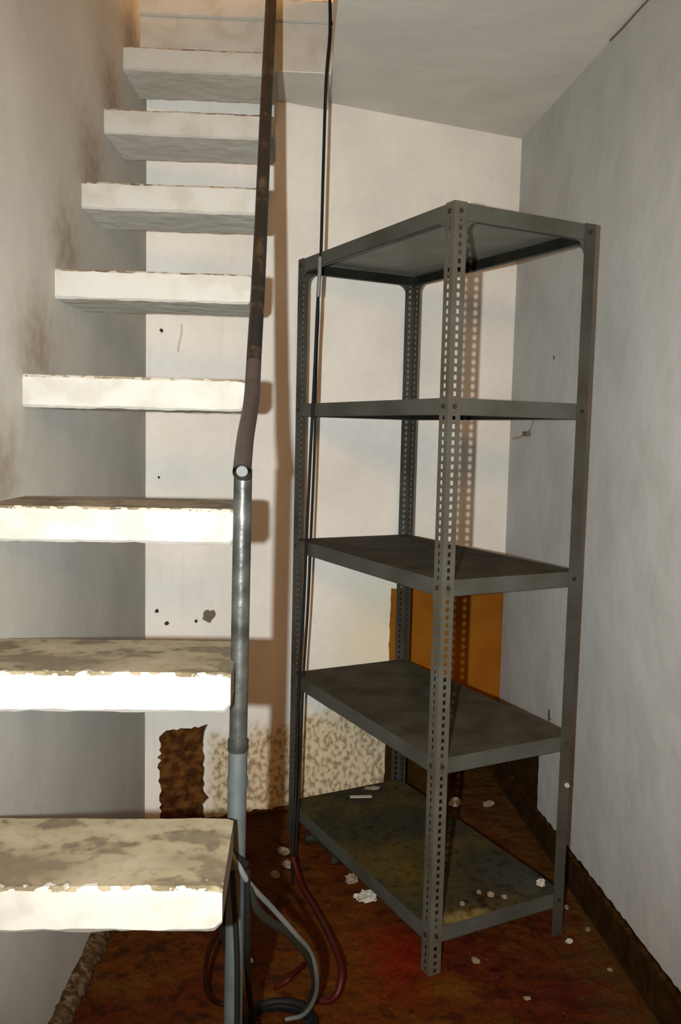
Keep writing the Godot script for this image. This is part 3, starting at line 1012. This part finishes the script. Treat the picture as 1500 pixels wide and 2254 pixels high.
	for k in 3:
		s = new_st()
		var pts := []
		for i in 29:
			var a := TAU * i / 28
			var r := 0.085 - 0.009 * (k % 3) + 0.004 * sin(a * 3.0 + k)
			pts.append(Vector3(cos(a) * r * 1.05, 0.009 + 0.0145 * k + 0.003 * sin(a * 2.0 + k * 1.7), sin(a) * r * 0.85))
		tube(s, pts, 0.0085, 10, false)
		obj("turn", s.commit(), mats.black, root)
	cable("hose_scrap", "short pale grey hose lying on the floor by the left foot of the shelving", [Vector3(0.055, 0.012, -2.93), Vector3(0.085, 0.012, -2.935), Vector3(0.118, 0.012, -2.90), Vector3(0.142, 0.012, -2.84), Vector3(0.150, 0.012, -2.775)], 0.0125, mats.olive)
	# wire stub on the right wall
	var wat := Vector3(0.872, 1.441, -3.272)
	var wr := thing("wire_stub", "bent bit of wire held by a clip on the right wall under the second shelf", "wire", wat)
	s = new_st()
	tube(s, smooth_path([Vector3(-0.010, -0.020, -0.18), Vector3(-0.008, -0.012, -0.08), Vector3(-0.006, 0.0, 0.0), Vector3(-0.008, 0.012, 0.05), Vector3(-0.006, 0.035, 0.08), Vector3(-0.007, 0.075, 0.12)], 5), 0.003, 8, true)
	obj("wire", s.commit(), plain(Color(0.5, 0.46, 0.38), 0.6), wr)
	s = new_st()
	box(s, Vector3(-0.012, -0.009, -0.03), Vector3(0.004, 0.009, 0.03), 0.003)
	obj("clip", s.commit(), plain(Color(0.30, 0.25, 0.20), 0.7), wr)
	s = new_st()
	var nat := Vector3(0.889, 0.477, -2.881)
	tube(s, [Vector3(-0.004, -0.02, 0), Vector3(-0.006, 0.02, 0)], 0.0028, 8, true)
	tube(s, [Vector3(0.004, -0.012, 0), Vector3(-0.007, -0.012, 0)], 0.002, 8, true)
	var nail := obj("nail", s.commit(), mats.bolt, self)
	nail.position = nat
	tag(nail, "small bent nail in the right wall just above the fourth shelf", "nail")


# ---------------------------------------------------------------- litter
func lump(r: Vector3, sd: int, rough: float) -> ArrayMesh:
	var f := noise(1.6, sd, 3)
	var s := new_st()
	var nu := 14
	var nv := 9
	var p := func(i: int, j: int) -> Vector3:
		var a := TAU * (i % nu) / nu
		var b := PI * j / nv
		var d := Vector3(sin(b) * cos(a), cos(b), sin(b) * sin(a))
		var k: float = 1.0 + rough * f.get_noise_3dv(d * 1.3)
		var q: Vector3 = d * k * r
		q.y = maxf(q.y, -r.y * 0.55) + r.y * 0.55
		return q
	for i in nu:
		for j in nv:
			var a: Vector3 = p.call(i, j)
			var b: Vector3 = p.call(i + 1, j)
			var c: Vector3 = p.call(i + 1, j + 1)
			var d: Vector3 = p.call(i, j + 1)
			var n := (a + b + c + d) * 0.25 - Vector3(0, r.y * 0.55, 0)
			for t in [[a, b, c], [a, c, d]]:
				var g: Vector3 = (t[0] - t[2]).cross(t[0] - t[1])
				if g.length() > 1e-12:
					g = g.normalized()
					tri(s, t[0], t[1], t[2], g if g.dot(n) > 0.0 else -g)
	return s.commit()


func bit(called: String, label: String, category: String, at: Vector3, r: Vector3, m: Material, sd: int, turn := 0.0, group := "", rough := 0.7) -> void:
	var o := obj(called, lump(r, sd, rough), m, self)
	o.position = at
	o.rotation.y = turn
	tag(o, label, category, group)


func build_litter() -> void:
	bit("crumpled_paper", "crumpled white paper on the floor left of the bottom shelf", "paper", Vector3(0.238, 0, -2.555), Vector3(0.034, 0.016, 0.020), mats.paper, 201, 0.25, "", 0.8)
	bit("rubble_lump", "grey lump of rubble behind the crumpled paper by the shelving", "rubble", Vector3(0.20, 0, -2.66), Vector3(0.020, 0.015, 0.018), mats.chip, 202)
	var s := new_st()
	box(s, Vector3(-0.04, 0, -0.009), Vector3(0.04, 0.004, 0.009), 0.0012)
	var o := obj("white_slat", s.commit(), mats.paper, self)
	o.position = Vector3(0.254, 0.1255, -3.018)
	o.rotation.y = 0.05
	tag(o, "small white flat strip lying at the back left of the bottom shelf", "strip")
	bit("plaster_chip", "white plaster chip at the far back edge of the bottom shelf beyond the white strip", "chip", Vector3(0.300, 0.127, -3.085), Vector3(0.030, 0.006, 0.012), mats.chip, 203, 0.1)
	bit("plaster_chip", "white plaster chip at the right end of the bottom shelf", "chip", Vector3(0.735, 0.127, -2.40), Vector3(0.014, 0.012, 0.012), mats.paper, 204, 0.4)
	bit("plaster_chip", "larger white plaster chip on the floor behind the bottom shelf", "chip", Vector3(0.64, 0, -3.24), Vector3(0.026, 0.016, 0.018), mats.paper, 205, 0.8)
	bit("plaster_chip", "flat cream plaster chip on the floor near the right back corner", "chip", Vector3(0.771, 0, -3.235), Vector3(0.024, 0.010, 0.014), mats.chip, 206, 0.2)
	for e in [[0.575, -2.345, 0.012, "largest ochre mortar crumb in the dirt near the front of the bottom shelf"], [0.612, -2.335, 0.009, "pale mortar crumb right of the largest crumb on the bottom shelf"], [0.545, -2.36, 0.008, "small mortar crumb left of the largest crumb on the bottom shelf"], [0.485, -2.30, 0.009, "lone mortar crumb nearest the front upright on the bottom shelf"]]:
		bit("grit", e[3], "grit", Vector3(e[0], 0.126, e[1]), Vector3(e[2], e[2] * 0.6, e[2] * 0.8), mats.chip, int(e[0] * 1000), e[0] * 9.0, "mortar crumbs on the bottom shelf")
	bit("paint_flake", "small white flake on the floor at the right front foot of the shelving", "flake", Vector3(0.80, 0, -2.32), Vector3(0.010, 0.007, 0.008), mats.paper, 210)
	bit("paint_flake", "small pale flake alone on the red floor in front of the shelving", "flake", Vector3(0.615, 0, -2.075), Vector3(0.009, 0.004, 0.006), mats.chip, 211)
	bit("paint_flake", "pinkish flake on the dark red stain in front of the shelving", "flake", Vector3(0.515, 0, -2.235), Vector3(0.010, 0.005, 0.014), mats.chip, 212, 0.5)
	bit("paint_flake", "white speck on the floor just right of the galvanised post", "flake", Vector3(-0.098, 0, -2.24), Vector3(0.006, 0.006, 0.005), mats.paper, 213)
	for e in [[0.875, -2.38, 0.009, "pale plaster crumb by the skirting just right of the right front foot"], [0.872, -2.19, 0.008, "plaster crumb along the right skirting nearest the viewer"], [0.848, -2.50, 0.010, "plaster crumb along the right skirting behind the right upright"]]:
		bit("grit", e[3], "grit", Vector3(e[0], 0, e[1]), Vector3(e[2] * 0.7, e[2] * 0.5, e[2]), mats.chip, int(-e[1] * 1000), -e[1] * 5.0, "plaster crumbs along the right wall")
	for e in [[-0.02, -2.85, 0.018, "dusty rubble lump farthest back by the left foot of the shelving"], [-0.045, -2.70, 0.013, "small rubble lump nearest the stairs by the left foot of the shelving"], [-0.005, -2.76, 0.016, "rubble lump between the hanging cable and the short grey hose"]]:
		bit("rubble_lump", e[3], "rubble", Vector3(e[0], 0, e[1]), Vector3(e[2], e[2] * 0.7, e[2] * 1.2), mats.chip, int(-e[1] * 777), e[1] * 3.0, "rubble by the left foot of the shelving")
